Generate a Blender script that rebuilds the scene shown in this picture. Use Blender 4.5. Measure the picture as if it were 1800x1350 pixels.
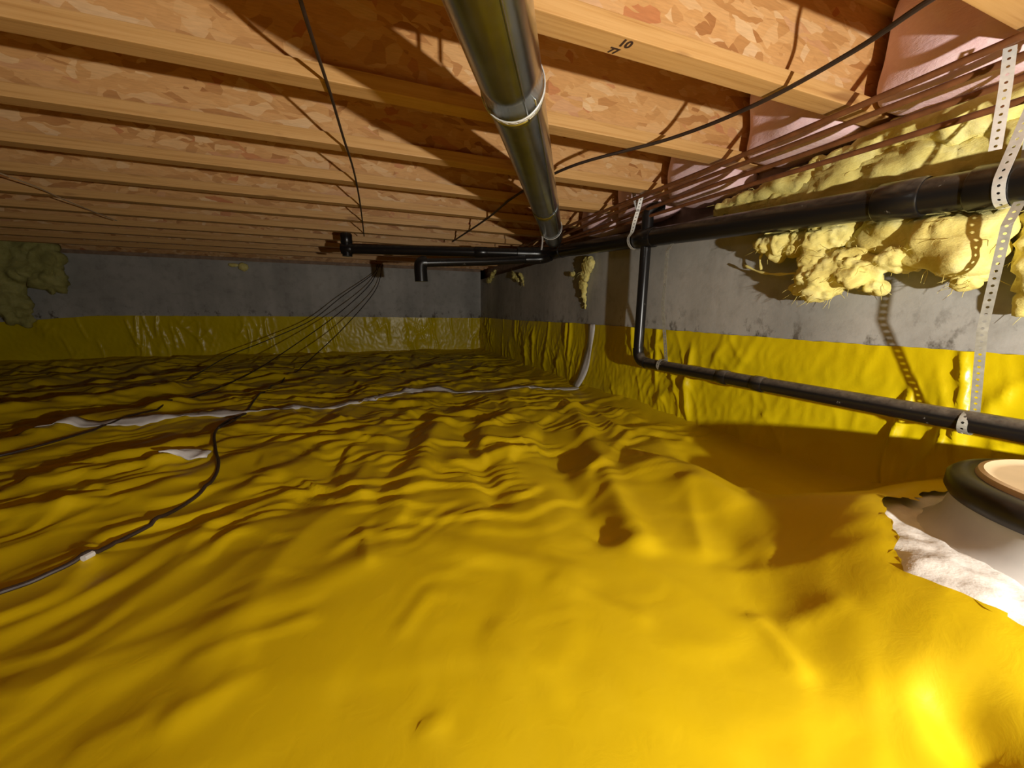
import bpy, bmesh, math, random
import numpy as np
from mathutils import Vector, Matrix

# ------------------------------------------------------------------ scene, camera, light
for o in list(bpy.data.objects):
    bpy.data.objects.remove(o)
scene = bpy.context.scene
COL = scene.collection
random.seed(7)
RNG = np.random.default_rng(11)

OZ = 0.58                 # camera height above the crawl space floor; all heights below are relative to the camera
AX = np.array([[0.93858085, -0.05672741, 0.34036449],      # world X in camera axes (x right, y down, z forward)
               [-0.3449286, -0.18139869, 0.92093364],      # world Y (away from the camera)
               [0.00949949, -0.98177213, -0.18982425]])    # world Z (up)
FPX = 660.0
cam_data = bpy.data.cameras.new('camera')
cam_data.sensor_fit = 'HORIZONTAL'
cam_data.sensor_width = 36.0
cam_data.lens = 36.0 * FPX / 1800.0
cam_data.clip_start = 0.01
cam_data.clip_end = 60
cam = bpy.data.objects.new('camera', cam_data)
COL.objects.link(cam)
cam.matrix_world = Matrix(((AX[0][0], -AX[0][1], -AX[0][2], 0), (AX[1][0], -AX[1][1], -AX[1][2], 0),
                           (AX[2][0], -AX[2][1], -AX[2][2], 0), (0, 0, 0, 1)))
scene.camera = cam

world = bpy.data.worlds.new('world')
scene.world = world
world.use_nodes = True
world.node_tree.nodes['Background'].inputs[0].default_value = (0.8, 0.85, 1, 1)
world.node_tree.nodes['Background'].inputs[1].default_value = 0.0

LAMP_POS = (0.70, -0.62, -0.10)
lamp_data = bpy.data.lights.new('work_light', 'SPOT')      # a hand lamp behind the camera, aimed forwards and a little up
lamp_data.energy = 122.0
lamp_data.color = (1.0, 0.95, 0.86)
lamp_data.shadow_soft_size = 0.018
lamp_data.spot_size = math.radians(166)
lamp_data.spot_blend = 0.7
lamp = bpy.data.objects.new('work_light', lamp_data)
lamp.location = LAMP_POS
lamp.rotation_euler = Vector((-0.04, 0.93, 0.30)).to_track_quat('-Z', 'Y').to_euler()
COL.objects.link(lamp)

scene.view_settings.view_transform = 'Standard'
scene.view_settings.look = 'None'
scene.view_settings.exposure = 0.0
scene.view_settings.gamma = 1.0
scene.view_settings.use_curve_mapping = False

# ------------------------------------------------------------------ helpers
def pix(x, y, axis, val):
    """the point where the sight line through photo pixel (x, y) meets the plane axis = val"""
    d = AX @ np.array([(x - 900) / FPX, (y - 675) / FPX, 1.0])
    return Vector(d * (val / d['XYZ'.index(axis)]))

def _hash(ix, iy, seed):
    n = (ix.astype(np.int64) * 374761393 + iy.astype(np.int64) * 668265263 + seed * 1442695041) & 0xffffffff
    n = ((n ^ (n >> 13)) * 1274126177) & 0xffffffff
    n = n ^ (n >> 16)
    return n

def perlin(x, y, seed=0):
    x = np.asarray(x, float); y = np.asarray(y, float)
    xi = np.floor(x); yi = np.floor(y)
    xf = x - xi; yf = y - yi
    xi = xi.astype(np.int64); yi = yi.astype(np.int64)
    u = xf * xf * xf * (xf * (xf * 6 - 15) + 10); v = yf * yf * yf * (yf * (yf * 6 - 15) + 10)
    def g(ix, iy, dx, dy):
        a = _hash(ix, iy, seed) / 4294967296.0 * 2 * np.pi
        return np.cos(a) * dx + np.sin(a) * dy
    n00 = g(xi, yi, xf, yf); n10 = g(xi + 1, yi, xf - 1, yf)
    n01 = g(xi, yi + 1, xf, yf - 1); n11 = g(xi + 1, yi + 1, xf - 1, yf - 1)
    return 1.5 * ((n00 * (1 - u) + n10 * u) * (1 - v) + (n01 * (1 - u) + n11 * u) * v)

def fbm(x, y, seed=0, oct=4, gain=.5):
    s = 0; a = 1; f = 1
    for k in range(oct):
        s = s + a * perlin(x * f, y * f, seed + k * 17); a *= gain; f *= 2.03
    return s

def ridged(x, y, seed=0, p=2.0):
    return (1 - np.abs(perlin(x, y, seed)).clip(0, 1)) ** p

def sstep(a, b, x):
    t = np.clip((x - a) / (b - a), 0, 1)
    return t * t * (3 - 2 * t)

def tag(o, label=None, cat=None, group=None, kind=None):
    if label: o['label'] = label
    if cat: o['category'] = cat
    if group: o['group'] = group
    if kind: o['kind'] = kind
    return o

def empty(name, loc, label, cat, group=None):
    o = bpy.data.objects.new(name, None)
    o.empty_display_size = 0.05
    o.location = loc
    COL.objects.link(o)
    return tag(o, label, cat, group)

def link(name, me, mat, parent=None, loc=None, smooth=True):
    """me is in world coordinates; loc is the wanted origin"""
    o = bpy.data.objects.new(name, me)
    if mat is not None and len(me.materials) == 0:
        me.materials.append(mat)
    base = Vector((0, 0, 0))
    if parent is not None:
        p = parent
        while p is not None:
            base += Vector(p.location); p = p.parent
        o.parent = parent
        if loc is not None:
            o.location = Vector(loc) - base
            base = Vector(loc)
    elif loc is not None:
        base = Vector(loc); o.location = base
    if base.length > 0:
        me.transform(Matrix.Translation(-base))
    if smooth:
        me.polygons.foreach_set('use_smooth', [True] * len(me.polygons))
    COL.objects.link(o)
    return o

def bm_obj(name, bm, mat, parent=None, loc=None, smooth=False):
    bmesh.ops.recalc_face_normals(bm, faces=bm.faces)
    me = bpy.data.meshes.new(name)
    bm.to_mesh(me); bm.free()
    return link(name, me, mat, parent, loc, smooth)

def add_box(bm, lo, hi, bev=0.0):
    r = bmesh.ops.create_cube(bm, size=1)
    vs = r['verts']
    for v in vs:
        v.co = Vector((lo[i] + (v.co[i] + .5) * (hi[i] - lo[i]) for i in range(3)))
    if bev:
        es = list({e for v in vs for e in v.link_edges})
        bmesh.ops.bevel(bm, geom=es, offset=bev, segments=2, affect='EDGES', profile=.7)

def catmull(pts, n=8):
    pts = [Vector(p) for p in pts]
    if len(pts) < 3: 
        return [pts[0].lerp(pts[1], i / n) for i in range(n + 1)]
    P = [pts[0] * 2 - pts[1]] + pts + [pts[-1] * 2 - pts[-2]]
    out = []
    for i in range(1, len(P) - 2):
        p0, p1, p2, p3 = P[i - 1:i + 3]
        for k in range(n):
            t = k / n
            out.append(.5 * ((2 * p1) + (p2 - p0) * t + (2 * p0 - 5 * p1 + 4 * p2 - p3) * t * t + (3 * p1 - p0 - 3 * p2 + p3) * t ** 3))
    out.append(pts[-1])
    return out

def add_tube(bm, path, rad, seg=12, cap=True):
    """sweep a circle; rad a number or a list"""
    path = [Vector(p) for p in path]
    n = len(path)
    rs = rad if isinstance(rad, (list, tuple)) else [rad] * n
    T = []
    for i in range(n):
        a = path[max(i - 1, 0)]; b = path[min(i + 1, n - 1)]
        T.append((b - a).normalized())
    up = Vector((0, 0, 1)) if abs(T[0].z) < .9 else Vector((1, 0, 0))
    N = (up - T[0] * up.dot(T[0])).normalized()
    rings = []
    for i in range(n):
        N = (N - T[i] * N.dot(T[i])).normalized()
        B = T[i].cross(N)
        rings.append([bm.verts.new(path[i] + (N * math.cos(2 * math.pi * k / seg) + B * math.sin(2 * math.pi * k / seg)) * rs[i]) for k in range(seg)])
    for i in range(n - 1):
        for k in range(seg):
            bm.faces.new((rings[i][k], rings[i][(k + 1) % seg], rings[i + 1][(k + 1) % seg], rings[i + 1][k]))
    if cap:
        bm.faces.new(rings[0][::-1]); bm.faces.new(rings[-1])
    return rings

def tube(name, path, rad, mat, parent=None, seg=12, loc=None, cap=True):
    bm = bmesh.new()
    add_tube(bm, path, rad, seg, cap)
    o = bm_obj(name, bm, mat, parent, loc, smooth=True)
    auto_smooth(o)
    return o

def auto_smooth(o, ang=40):
    me = o.data
    bm = bmesh.new(); bm.from_mesh(me)
    for e in bm.edges:
        if len(e.link_faces) == 2:
            e.smooth = e.calc_face_angle(0) < math.radians(ang)
    bm.to_mesh(me); bm.free()

def add_lathe(bm, prof, centre, axis=Vector((0, 0, 1)), seg=48):
    """prof = [(r, h)], closed at the ends when r = 0"""
    axis = axis.normalized()
    a = Vector((1, 0, 0)) if abs(axis.x) < .9 else Vector((0, 1, 0))
    u = (a - axis * a.dot(axis)).normalized(); w = axis.cross(u)
    rings = []
    for r, h in prof:
        if r < 1e-6:
            rings.append([bm.verts.new(Vector(centre) + axis * h)])
        else:
            rings.append([bm.verts.new(Vector(centre) + axis * h + (u * math.cos(2 * math.pi * k / seg) + w * math.sin(2 * math.pi * k / seg)) * r) for k in range(seg)])
    for A, B in zip(rings, rings[1:]):
        for k in range(seg):
            k2 = (k + 1) % seg
            if len(A) == 1 and len(B) == 1: continue
            if len(A) == 1: bm.faces.new((A[0], B[k2], B[k]))
            elif len(B) == 1: bm.faces.new((A[k], A[k2], B[0]))
            else: bm.faces.new((A[k], A[k2], B[k2], B[k]))

def grid_mesh(name, P, keep=None):
    """P: (n, m, 3) array of points"""
    n, m, _ = P.shape
    idx = np.arange(n * m).reshape(n, m)
    q = np.stack([idx[:-1, :-1], idx[1:, :-1], idx[1:, 1:], idx[:-1, 1:]], -1).reshape(-1, 4)
    if keep is not None:
        kf = (keep[:-1, :-1] & keep[1:, :-1] & keep[1:, 1:] & keep[:-1, 1:]).reshape(-1)
        q = q[kf]
    used = np.unique(q)
    remap = -np.ones(n * m, np.int64); remap[used] = np.arange(len(used))
    V = P.reshape(-1, 3)[used]; q = remap[q]
    me = bpy.data.meshes.new(name)
    me.vertices.add(len(V)); me.vertices.foreach_set('co', V.astype(np.float32).ravel())
    me.loops.add(q.size); me.loops.foreach_set('vertex_index', q.astype(np.int32).ravel())
    me.polygons.add(len(q)); me.polygons.foreach_set('loop_start', (np.arange(len(q)) * 4).astype(np.int32))
    me.polygons.foreach_set('loop_total', np.full(len(q), 4, np.int32))
    me.update(calc_edges=True)
    me.validate()
    return me

# ------------------------------------------------------------------ materials
def mat_new(name):
    m = bpy.data.materials.new(name); m.use_nodes = True
    nt = m.node_tree
    return m, nt, nt.nodes['Principled BSDF']

def N(nt, typ, **kw):
    n = nt.nodes.new(typ)
    for k, v in kw.items():
        if k.startswith('i_'):
            n.inputs[int(k[2:])].default_value = v
        else:
            setattr(n, k, v)
    return n

def L(nt, a, b): nt.links.new(a, b)

def coords(nt, scale=(1, 1, 1), rot=(0, 0, 0), world=True):
    if world:
        src = N(nt, 'ShaderNodeNewGeometry').outputs['Position']
    else:
        src = N(nt, 'ShaderNodeTexCoord').outputs['Object']
    mp = N(nt, 'ShaderNodeMapping')
    mp.inputs['Scale'].default_value = scale
    mp.inputs['Rotation'].default_value = rot
    L(nt, src, mp.inputs['Vector'])
    return mp.outputs['Vector']

def ramp(nt, fac, stops):
    r = N(nt, 'ShaderNodeValToRGB')
    el = r.color_ramp.elements
    while len(el) < len(stops): el.new(.5)
    for e, (p, c) in zip(el, stops):
        e.position = p; e.color = (*c, 1)
    L(nt, fac, r.inputs[0])
    return r.outputs[0]

def noise(nt, vec, scale, detail=4, rough=.55, dist=0.0):
    n = N(nt, 'ShaderNodeTexNoise')
    n.inputs['Scale'].default_value = scale; n.inputs['Detail'].default_value = detail
    n.inputs['Roughness'].default_value = rough; n.inputs['Distortion'].default_value = dist
    L(nt, vec, n.inputs['Vector'])
    return n.outputs

def mix(nt, fac, a, b, mode='MIX'):
    m = N(nt, 'ShaderNodeMix', data_type='RGBA', blend_type=mode)
    for v, i in ((fac, 0), (a, 6), (b, 7)):
        if isinstance(v, (int, float)): m.inputs[i].default_value = v
        elif isinstance(v, tuple): m.inputs[i].default_value = (*v, 1)
        else: L(nt, v, m.inputs[i])
    return m.outputs[2]

def bump(nt, bsdf, height, strength=.3, dist=.01):
    b = N(nt, 'ShaderNodeBump')
    b.inputs['Strength'].default_value = strength; b.inputs['Distance'].default_value = dist
    L(nt, height, b.inputs['Height']); L(nt, b.outputs[0], bsdf.inputs['Normal'])

def simple(name, col, rough=.5, metal=0.0, var=.15, nscale=20, bstr=0.0):
    m, nt, b = mat_new(name)
    v = coords(nt)
    n = noise(nt, v, nscale)
    c = ramp(nt, n[0], [(.3, tuple(x * (1 - var) for x in col)), (.7, tuple(min(1, x * (1 + var)) for x in col))])
    L(nt, c, b.inputs['Base Color'])
    b.inputs['Roughness'].default_value = rough; b.inputs['Metallic'].default_value = metal
    if bstr: bump(nt, b, n[0], bstr, .004)
    return m

def make_osb():
    m, nt, b = mat_new('osb')
    base = coords(nt)
    w = noise(nt, base, 16, 2, .5)[1]
    def layer(sc, rot, seed):
        mp = N(nt, 'ShaderNodeMapping'); mp.inputs['Rotation'].default_value = (0, rot, rot * .7); mp.inputs['Location'].default_value = (seed, seed * .3, seed * .7)
        L(nt, mix(nt, .028, base, w, 'ADD'), mp.inputs['Vector'])
        mp2 = N(nt, 'ShaderNodeMapping'); mp2.inputs['Scale'].default_value = sc
        L(nt, mp.outputs[0], mp2.inputs['Vector'])
        v = N(nt, 'ShaderNodeTexVoronoi', feature='F1'); v.inputs['Scale'].default_value = 1; v.inputs['Randomness'].default_value = 1
        L(nt, mp2.outputs[0], v.inputs['Vector'])
        s = N(nt, 'ShaderNodeSeparateColor'); L(nt, v.outputs['Color'], s.inputs[0])
        return s.outputs
    pal = [(0, (0.372, 0.141, 0.037)), (.05, (0.521, 0.249, 0.081)), (.2, (0.651, 0.349, 0.126)), (.45, (0.688, 0.369, 0.137)), (.75, (0.744, 0.432, 0.178)), (.93, (0.818, 0.556, 0.296)), (1, (0.539, 0.183, 0.059))]
    a = layer((8, 22, 34), .15, 1.3); a2 = layer((10, 24, 42), -.30, 4.1); a3 = layer((13, 30, 30), .75, 8.7)
    ca = ramp(nt, a[0], pal); cb = ramp(nt, a2[0], pal); cc = ramp(nt, a3[0], pal)
    m1 = N(nt, 'ShaderNodeMath', operation='GREATER_THAN'); L(nt, a[1], m1.inputs[0]); m1.inputs[1].default_value = .52
    m2 = N(nt, 'ShaderNodeMath', operation='GREATER_THAN'); L(nt, a2[1], m2.inputs[0]); m2.inputs[1].default_value = .62
    c = mix(nt, m1.outputs[0], ca, cb)
    c = mix(nt, m2.outputs[0], c, cc)
    big = noise(nt, base, 5, 3)[0]
    c = mix(nt, ramp(nt, big, [(.35, (.30, .30, .30)), (.65, (.0, .0, .0))]), c, (.70, .39, .15))
    gr = noise(nt, coords(nt, (30, 60, 260)), 1, 3)[0]
    c = mix(nt, .35, c, ramp(nt, gr, [(.3, (.55, .5, .45)), (.7, (1, 1, 1))]), 'MULTIPLY')
    L(nt, c, b.inputs['Base Color'])
    b.inputs['Roughness'].default_value = .55
    bump(nt, b, a[2], .25, .003)
    return m

def make_lumber():
    m, nt, b = mat_new('flange_lumber')
    g = noise(nt, coords(nt, (1.2, 55, 55)), 2.2, 5, .6, .4)[0]
    c = ramp(nt, g, [(.25, (.46, .23, .07)), (.45, (.60, .335, .115)), (.6, (.66, .385, .145)), (.8, (.55, .29, .09))])
    kn = noise(nt, coords(nt, (2.2, 9, 9)), 2.5, 1)[0]
    c = mix(nt, ramp(nt, kn, [(.68, (0, 0, 0)), (.78, (.7, .7, .7))]), c, (.25, .11, .035))
    L(nt, c, b.inputs['Base Color']); b.inputs['Roughness'].default_value = .5
    bump(nt, b, g, .1, .002)
    return m

def make_liner(name='yellow_liner', rough=.36, cr=1.0, c0=(.56, .385, .002), c1=(.63, .445, .003)):
    m, nt, b = mat_new(name)
    v = coords(nt)
    n1 = noise(nt, v, 3.0, 3)[0]
    c = ramp(nt, n1, [(.3, c0), (.7, c1)])
    L(nt, c, b.inputs['Base Color'])
    n3 = noise(nt, v, 14, 4)[0]
    r = N(nt, 'ShaderNodeMapRange'); L(nt, n3, r.inputs[0]); r.inputs[3].default_value = rough - .08; r.inputs[4].default_value = rough + .14
    L(nt, r.outputs[0], b.inputs['Roughness'])
    n2 = noise(nt, v, 26, 5, .6, .8)[0]
    bump(nt, b, n2, .14 * cr, .004)
    b.inputs['Specular IOR Level'].default_value = .4
    return m

def make_concrete():
    m, nt, b = mat_new('concrete')
    v = coords(nt)
    n1 = noise(nt, v, 1.7, 6, .6)[0]; n2 = noise(nt, v, 14, 5, .65)[0]; n3 = noise(nt, coords(nt, (2.6, 2.6, .18)), 1, 4)[0]
    c = ramp(nt, n1, [(.3, (.36, .35, .32)), (.55, (.50, .485, .45)), (.75, (.60, .58, .54))])
    c = mix(nt, .5, c, ramp(nt, n3, [(.35, (.5, .5, .5)), (.6, (1, 1, 1))]), 'MULTIPLY')
    c = mix(nt, .5, c, ramp(nt, n2, [(.28, (.62, .6, .57)), (.5, (1, 1, 1))]), 'MULTIPLY')
    # grime spots just above the sheet
    sx = N(nt, 'ShaderNodeSeparateXYZ'); L(nt, v, sx.inputs[0])
    mr = N(nt, 'ShaderNodeMapRange'); L(nt, sx.outputs[2], mr.inputs[0])
    mr.inputs[1].default_value = OZ - .10; mr.inputs[2].default_value = OZ + .06; mr.inputs[3].default_value = 1; mr.inputs[4].default_value = 0
    sp = noise(nt, coords(nt, (14, 14, 9)), 1, 5, .7)[0]
    ml = N(nt, 'ShaderNodeMath', operation='MULTIPLY'); L(nt, mr.outputs[0], ml.inputs[0])
    L(nt, ramp(nt, sp, [(.55, (0, 0, 0)), (.66, (1, 1, 1))]), ml.inputs[1])
    c = mix(nt, ml.outputs[0], c, (.09, .075, .055))
    L(nt, c, b.inputs['Base Color']); b.inputs['Roughness'].default_value = .85
    bump(nt, b, n2, .3, .006)
    return m

def make_black(name, dust):
    m, nt, b = mat_new(name)
    v = coords(nt)
    geo = N(nt, 'ShaderNodeNewGeometry')
    s = N(nt, 'ShaderNodeSeparateXYZ'); L(nt, geo.outputs['Normal'], s.inputs[0])
    n1 = noise(nt, v, 38, 5, .7)[0]
    a = N(nt, 'ShaderNodeMapRange'); L(nt, s.outputs[2], a.inputs[0]); a.inputs[1].default_value = .2; a.inputs[2].default_value = 1.0; a.inputs[3].default_value = 0; a.inputs[4].default_value = dust
    k = N(nt, 'ShaderNodeMath', operation='MULTIPLY'); L(nt, a.outputs[0], k.inputs[0]); L(nt, ramp(nt, n1, [(.35, (.3, .3, .3)), (.65, (1, 1, 1))]), k.inputs[1])
    c = mix(nt, k.outputs[0], (.010, .009, .009), (.26, .22, .17))
    sp = noise(nt, v, 22, 4, .7)[0]
    c = mix(nt, ramp(nt, sp, [(.68, (0, 0, 0)), (.74, (dust, dust, dust))]), c, (.38, .35, .30))
    L(nt, c, b.inputs['Base Color']); b.inputs['Roughness'].default_value = .28
    return m

def make_fibre(name, c0, c1, c2):
    m, nt, b = mat_new(name)
    v = coords(nt)
    n1 = noise(nt, v, 11, 6, .65, .5)[0]; n2 = noise(nt, coords(nt, (60, 60, 160)), 1, 5, .7)[0]
    c = ramp(nt, n1, [(.3, c0), (.52, c1), (.72, c2)])
    L(nt, c, b.inputs['Base Color']); b.inputs['Roughness'].default_value = .95
    b.inputs['Specular IOR Level'].default_value = .1
    b.inputs['Subsurface Weight'].default_value = .06
    b.inputs['Subsurface Radius'].default_value = (.02, .018, .01)
    mx = N(nt, 'ShaderNodeMath', operation='ADD'); L(nt, n1, mx.inputs[0]); L(nt, n2, mx.inputs[1])
    bump(nt, b, mx.outputs[0], .4, .008)
    return m

def make_galv():
    m, nt, b = mat_new('galvanised_duct')
    v = coords(nt)
    n1 = noise(nt, v, 9, 4, .6)[0]; n2 = noise(nt, v, 40, 3)[0]
    L(nt, ramp(nt, n1, [(.3, (.44, .48, .50)), (.7, (.60, .65, .69))]), b.inputs['Base Color'])
    b.inputs['Metallic'].default_value = 1.0
    L(nt, ramp(nt, n2, [(.3, (.20, .20, .20)), (.7, (.27, .27, .27))]), b.inputs['Roughness'])
    bump(nt, b, n1, .025, .01)
    return m

M = dict(
    osb=make_osb(), lumber=make_lumber(), liner=make_liner(rough=.42), liner_wall=make_liner('yellow_wall_liner', .28, 1.6, (.64, .48, .003), (.74, .57, .005)), concrete=make_concrete(),
    dimmed=make_fibre('dimmed_fibreglass', (.28, .26, .08), (.42, .39, .13), (.52, .49, .19)),  # yellow fibreglass darkened: lamp falloff at the far left put into the colour
    black=make_black('black_plastic', .35), dusty=make_black('dusty_black_plastic', .9),
    yellow=make_fibre('yellow_fibreglass', (.66, .53, .14), (.82, .71, .235), (.88, .80, .36)),
    pink=make_fibre('pink_fibreglass', (.82, .55, .57), (.90, .64, .66), (.93, .72, .73)),
    galv=make_galv(),
    strap=simple('galvanised_strap', (.66, .66, .64), .4, .25, .12, 60),
    dull=simple('dull_strap', (.34, .33, .28), .5, .3, .2, 60),
    tape=simple('white_tape', (.66, .64, .62), .45, 0, .10, 30, .2),
    copper=simple('reddish_brown_pipe', (.20, .075, .028), .45, .1, .25, 30),
    cable=simple('dark_cable', (.035, .020, .014), .5, 0, .2, 50),
    pale=simple('pale_wire', (.5, .38, .25), .5, 0, .2, 50),
    white=simple('white_plastic', (.62, .60, .57), .5, 0, .08, 12, .1),
    ground=simple('white_ground', (.70, .67, .62), .9, 0, .14, 30, .7),
    rubber=simple('black_rubber', (.022, .018, .016), .38, 0, .3, 30, .1),
    lid=simple('beige_lid', (.62, .48, .30), .6, 0, .08, 10, .1),
    ink=simple('dark_ink', (.05, .022, .012), .7, 0, .1, 40),
    sill=simple('sill_wood', (.30, .20, .13), .7, 0, .25, 18, .2),
)

# ------------------------------------------------------------------ dimensions (metres, heights relative to the camera)
WX = 1.47          # right wall
WY = 5.30          # far wall
JH = 0.576         # underside of the joists
FZ = -0.56         # general floor level
XL, YF = -5.6, -2.2   # unseen left and front ends
SUMP = (1.19, 0.17)

# ------------------------------------------------------------------ the setting
def wall(name, lo, hi):
    bm = bmesh.new(); add_box(bm, lo, hi)
    o = bm_obj(name, bm, M['concrete'], loc=(lo[0], lo[1], lo[2])); o['kind'] = 'structure'
    return o
LEDGE = .435
wall('wall_right', (WX, YF, -.95), (WX + .2, WY + .2, LEDGE))
wall('wall_far', (XL - .2, WY, -.95), (WX, WY + .2, JH - .038))
wall('wall_left', (XL - .2, YF, -.95), (XL, WY, JH + .33))
wall('wall_near', (XL - .2, YF - .2, -.95), (WX + .2, YF, JH + .33))
# wooden sill plates on the walls, then the rim boards above them
for nm, lo, hi in [('trim_1', (WX + .09, YF, LEDGE), (WX + .18, WY + .14, JH)), ('trim_2', (XL, WY, JH - .038), (WX, WY + .14, JH))]:
    bm = bmesh.new(); add_box(bm, lo, hi, .003)
    o = bm_obj(nm, bm, M['sill'], loc=lo); o['kind'] = 'structure'
for nm, lo, hi in [('trim_3', (WX + .14, YF, JH), (WX + .18, WY + .18, JH + .302)), ('trim_4', (XL, WY + .10, JH), (WX + .14, WY + .14, JH + .302))]:
    bm = bmesh.new(); add_box(bm, lo, hi)
    o = bm_obj(nm, bm, M['osb'], loc=lo); o['kind'] = 'structure'
bm = bmesh.new(); add_box(bm, (XL - .2, YF - .2, JH + .302), (WX + .2, WY + .2, JH + .325))
o = bm_obj('ceiling', bm, M['osb'], loc=(XL, YF, JH + .302)); o['kind'] = 'structure'

# ground and the sheet on it --------------------------------------------------
def base_height(x, y):
    d = np.hypot((x - SUMP[0]) * np.where(x < SUMP[0], 1.22, 1.0), (y - SUMP[1]) * np.where(y > SUMP[1], 1.30, 1.0))
    z = FZ + .15 * (1 - sstep(.36, .74, d))
    z = z + .008 * perlin(x * 1.1 + 3, y * 1.1, 5)
    return z

def fold(x, y, a, b, w, h, flat=0.0):
    """a long fold or hollow from a to b of half width w and height h"""
    ax, ay = a; bx, by = b
    dx, dy = bx - ax, by - ay
    L2 = dx * dx + dy * dy
    t = ((x - ax) * dx + (y - ay) * dy) / L2
    tc = np.clip(t, 0, 1)
    wob = .25 * w * perlin(x * 5, y * 5, 77)
    d = np.hypot(x - ax - tc * dx, y - ay - tc * dy) + wob
    if w < .031:
        return h * np.exp(-np.sqrt((d / w) ** 2 + .05)) * sstep(-.02, .12, t) * sstep(1.02, .85, t)
    return h * np.exp(-(d / w) ** 2)

def sheet_height(x, y):
    z = base_height(x, y)
    ca, sa = .905, .425                        # the folds run along (sa, ca)
    u = x * sa + y * ca; v = x * ca - y * sa
    wu = .10 * perlin(x * 1.3, y * 1.3, 21); wv = .10 * perlin(x * 1.3 + 9, y * 1.3, 22)
    far = sstep(.55, 1.35, y - .15 * x)
    left = sstep(.2, -.9, x) * sstep(.9, 1.6, y)
    tri = lambda a, b, sd: 1 - 2 * np.abs(perlin(a, b, sd)).clip(0, 1)      # sharp creases
    z = z + (.006 + .012 * far) * perlin(u * .9 + wu, v * 1.9 + wv, 31)
    # long folds
    deep = 1 + .5 * sstep(2.6, 4.2, y)
    z = z + (.005 + .015 * far + .010 * left) * deep * (tri(u * .95 + wu * 3, v * 2.6 + wv * 4, 33) - .4)
    z = z + (.002 + .013 * far) * (tri(u * 1.7 + wu * 5 + 4, v * 4.6 + wv * 7, 35) - .4) * sstep(-.4, .3, perlin(x * 1.6, y * 1.6, 36))
    # short creases, mostly across the long folds
    wx2 = .06 * perlin(x * 4, y * 4, 81); wy2 = .06 * perlin(x * 4 + 7, y * 4, 82)
    xr = x * .97 - y * .24; yr = y * .97 + x * .24
    def saw(t):                                # steep towards the viewer, long slope behind
        f = t - np.floor(t)
        return np.where(f < .2, f / .2, ((1 - f) / .8) ** 1.25)
    m1 = sstep(-.25, .3, perlin(xr * 2.0 + 5, yr * 3.4, 40)); m2 = sstep(-.25, .3, perlin(xr * 3.2 + 1, yr * 5, 42)); m3 = sstep(-.2, .3, perlin(x * 4.4 + 1, y * 6, 44))
    lf = .22 * sstep(.6, -1.0, x)
    ys_ = y * (1 - .5 * lf) - x * (.10 + lf)
    z = z + (.0015 + .024 * far) * deep * m1 * (saw(ys_ * 3.3 + 1.5 * perlin(x * 1.2, y * 1.2, 45) + .55 * perlin(x * 3.1, y * 3.1, 46)) - .4)
    z = z + (.0022 + .016 * far) * m2 * (saw(ys_ * 6.1 + 1.7 * perlin(x * 1.9 + 4, y * 1.9, 47) + .6 * perlin(x * 5, y * 5, 48)) - .4)
    z = z + (.0012 + .0085 * far) * m3 * (saw(ys_ * 12.5 + 2.2 * perlin(x * 2.6 + 8, y * 2.6, 49) + .8 * perlin(x * 7, y * 7, 50)) - .4)
    # fold pulled towards the sump and hollows in the middle
    for a, b, w, h in FOLDS:
        z = z + fold(x, y, a, b, w, h)
    # quiet strip along the walls where the sheet turns up
    q = sstep(.0, .35, WX - x) * sstep(0, .30, WY - y)
    z = base_height(x, y) + (z - base_height(x, y)) * (.35 + .65 * q)
    z = z + .035 * np.exp(-np.clip(WX - x, 0, 9) / .035) + .03 * np.exp(-np.clip(WY - y, 0, 9) / .05)
    d = np.hypot(x - SUMP[0], y - SUMP[1])
    k = sstep(.30, .50, d)
    z = base_height(x, y) + (z - base_height(x, y)) * (.5 + .5 * k)
    return z + .004

def fp(px, py, z=FZ):
    p = pix(px, py, 'Z', z); return (p.x, p.y)
FOLDS = [
    (fp(1010, 720), fp(1120, 950), .040, .022), (fp(930, 730), fp(1060, 930), .05, -.025),
    (fp(820, 760), fp(870, 880), .045, -.028), (fp(770, 740), fp(700, 900), .05, .016),
    (fp(960, 740), fp(1000, 800), .07, -.03), (fp(1160, 780), fp(1330, 980), .045, .012),
    (fp(1230, 760), fp(1480, 860), .07, -.015), ((.93, 1.0), (1.0, .46), .10, .060), ((1.18, 1.0), (1.2, .62), .14, -.03),
    (fp(1080, 960), fp(1500, 1230), .035, .005), (fp(1250, 1000), fp(1790, 1120), .03, .010),
    (fp(760, 960), fp(1000, 1010), .04, .006), (fp(640, 1000), fp(200, 1180), .04, .007),
    (fp(650, 760), fp(430, 860), .05, .020), (fp(520, 740), fp(60, 860), .06, .026), (fp(300, 690), fp(-60, 745), .08, .05),
    (fp(420, 690), fp(0, 800), .06, .032), (fp(280, 860), fp(20, 930), .06, .015),
    (fp(1670, 1300), fp(1710, 1350), .035, -.030), (fp(560, 1090), fp(310, 1180), .016, .006), (fp(460, 1190), fp(270, 1290), .016, .006), (fp(280, 1260), fp(120, 1330), .015, .005),
    (fp(760, 1040), fp(700, 1130), .014, .004), (fp(860, 1100), fp(1000, 1250), .014, .004), (fp(1320, 1080), fp(1420, 1210), .016, .010), (fp(1370, 1110), fp(1480, 1110), .02, .008),
    (fp(1200, 860), fp(1240, 990), .03, .014), (fp(1300, 890), fp(1420, 900), .03, .016), (fp(1420, 1010), fp(1780, 1090), .02, .008), (fp(960, 1020), fp(1150, 1100), .02, .006),
    (fp(640, 930), fp(650, 1010), .008, .008), (fp(740, 1290), fp(790, 1280), .01, .006),
]
bm = bmesh.new()
gx = np.arange(XL, WX + .001, .06); gy = np.arange(YF, WY + .001, .06)
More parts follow.
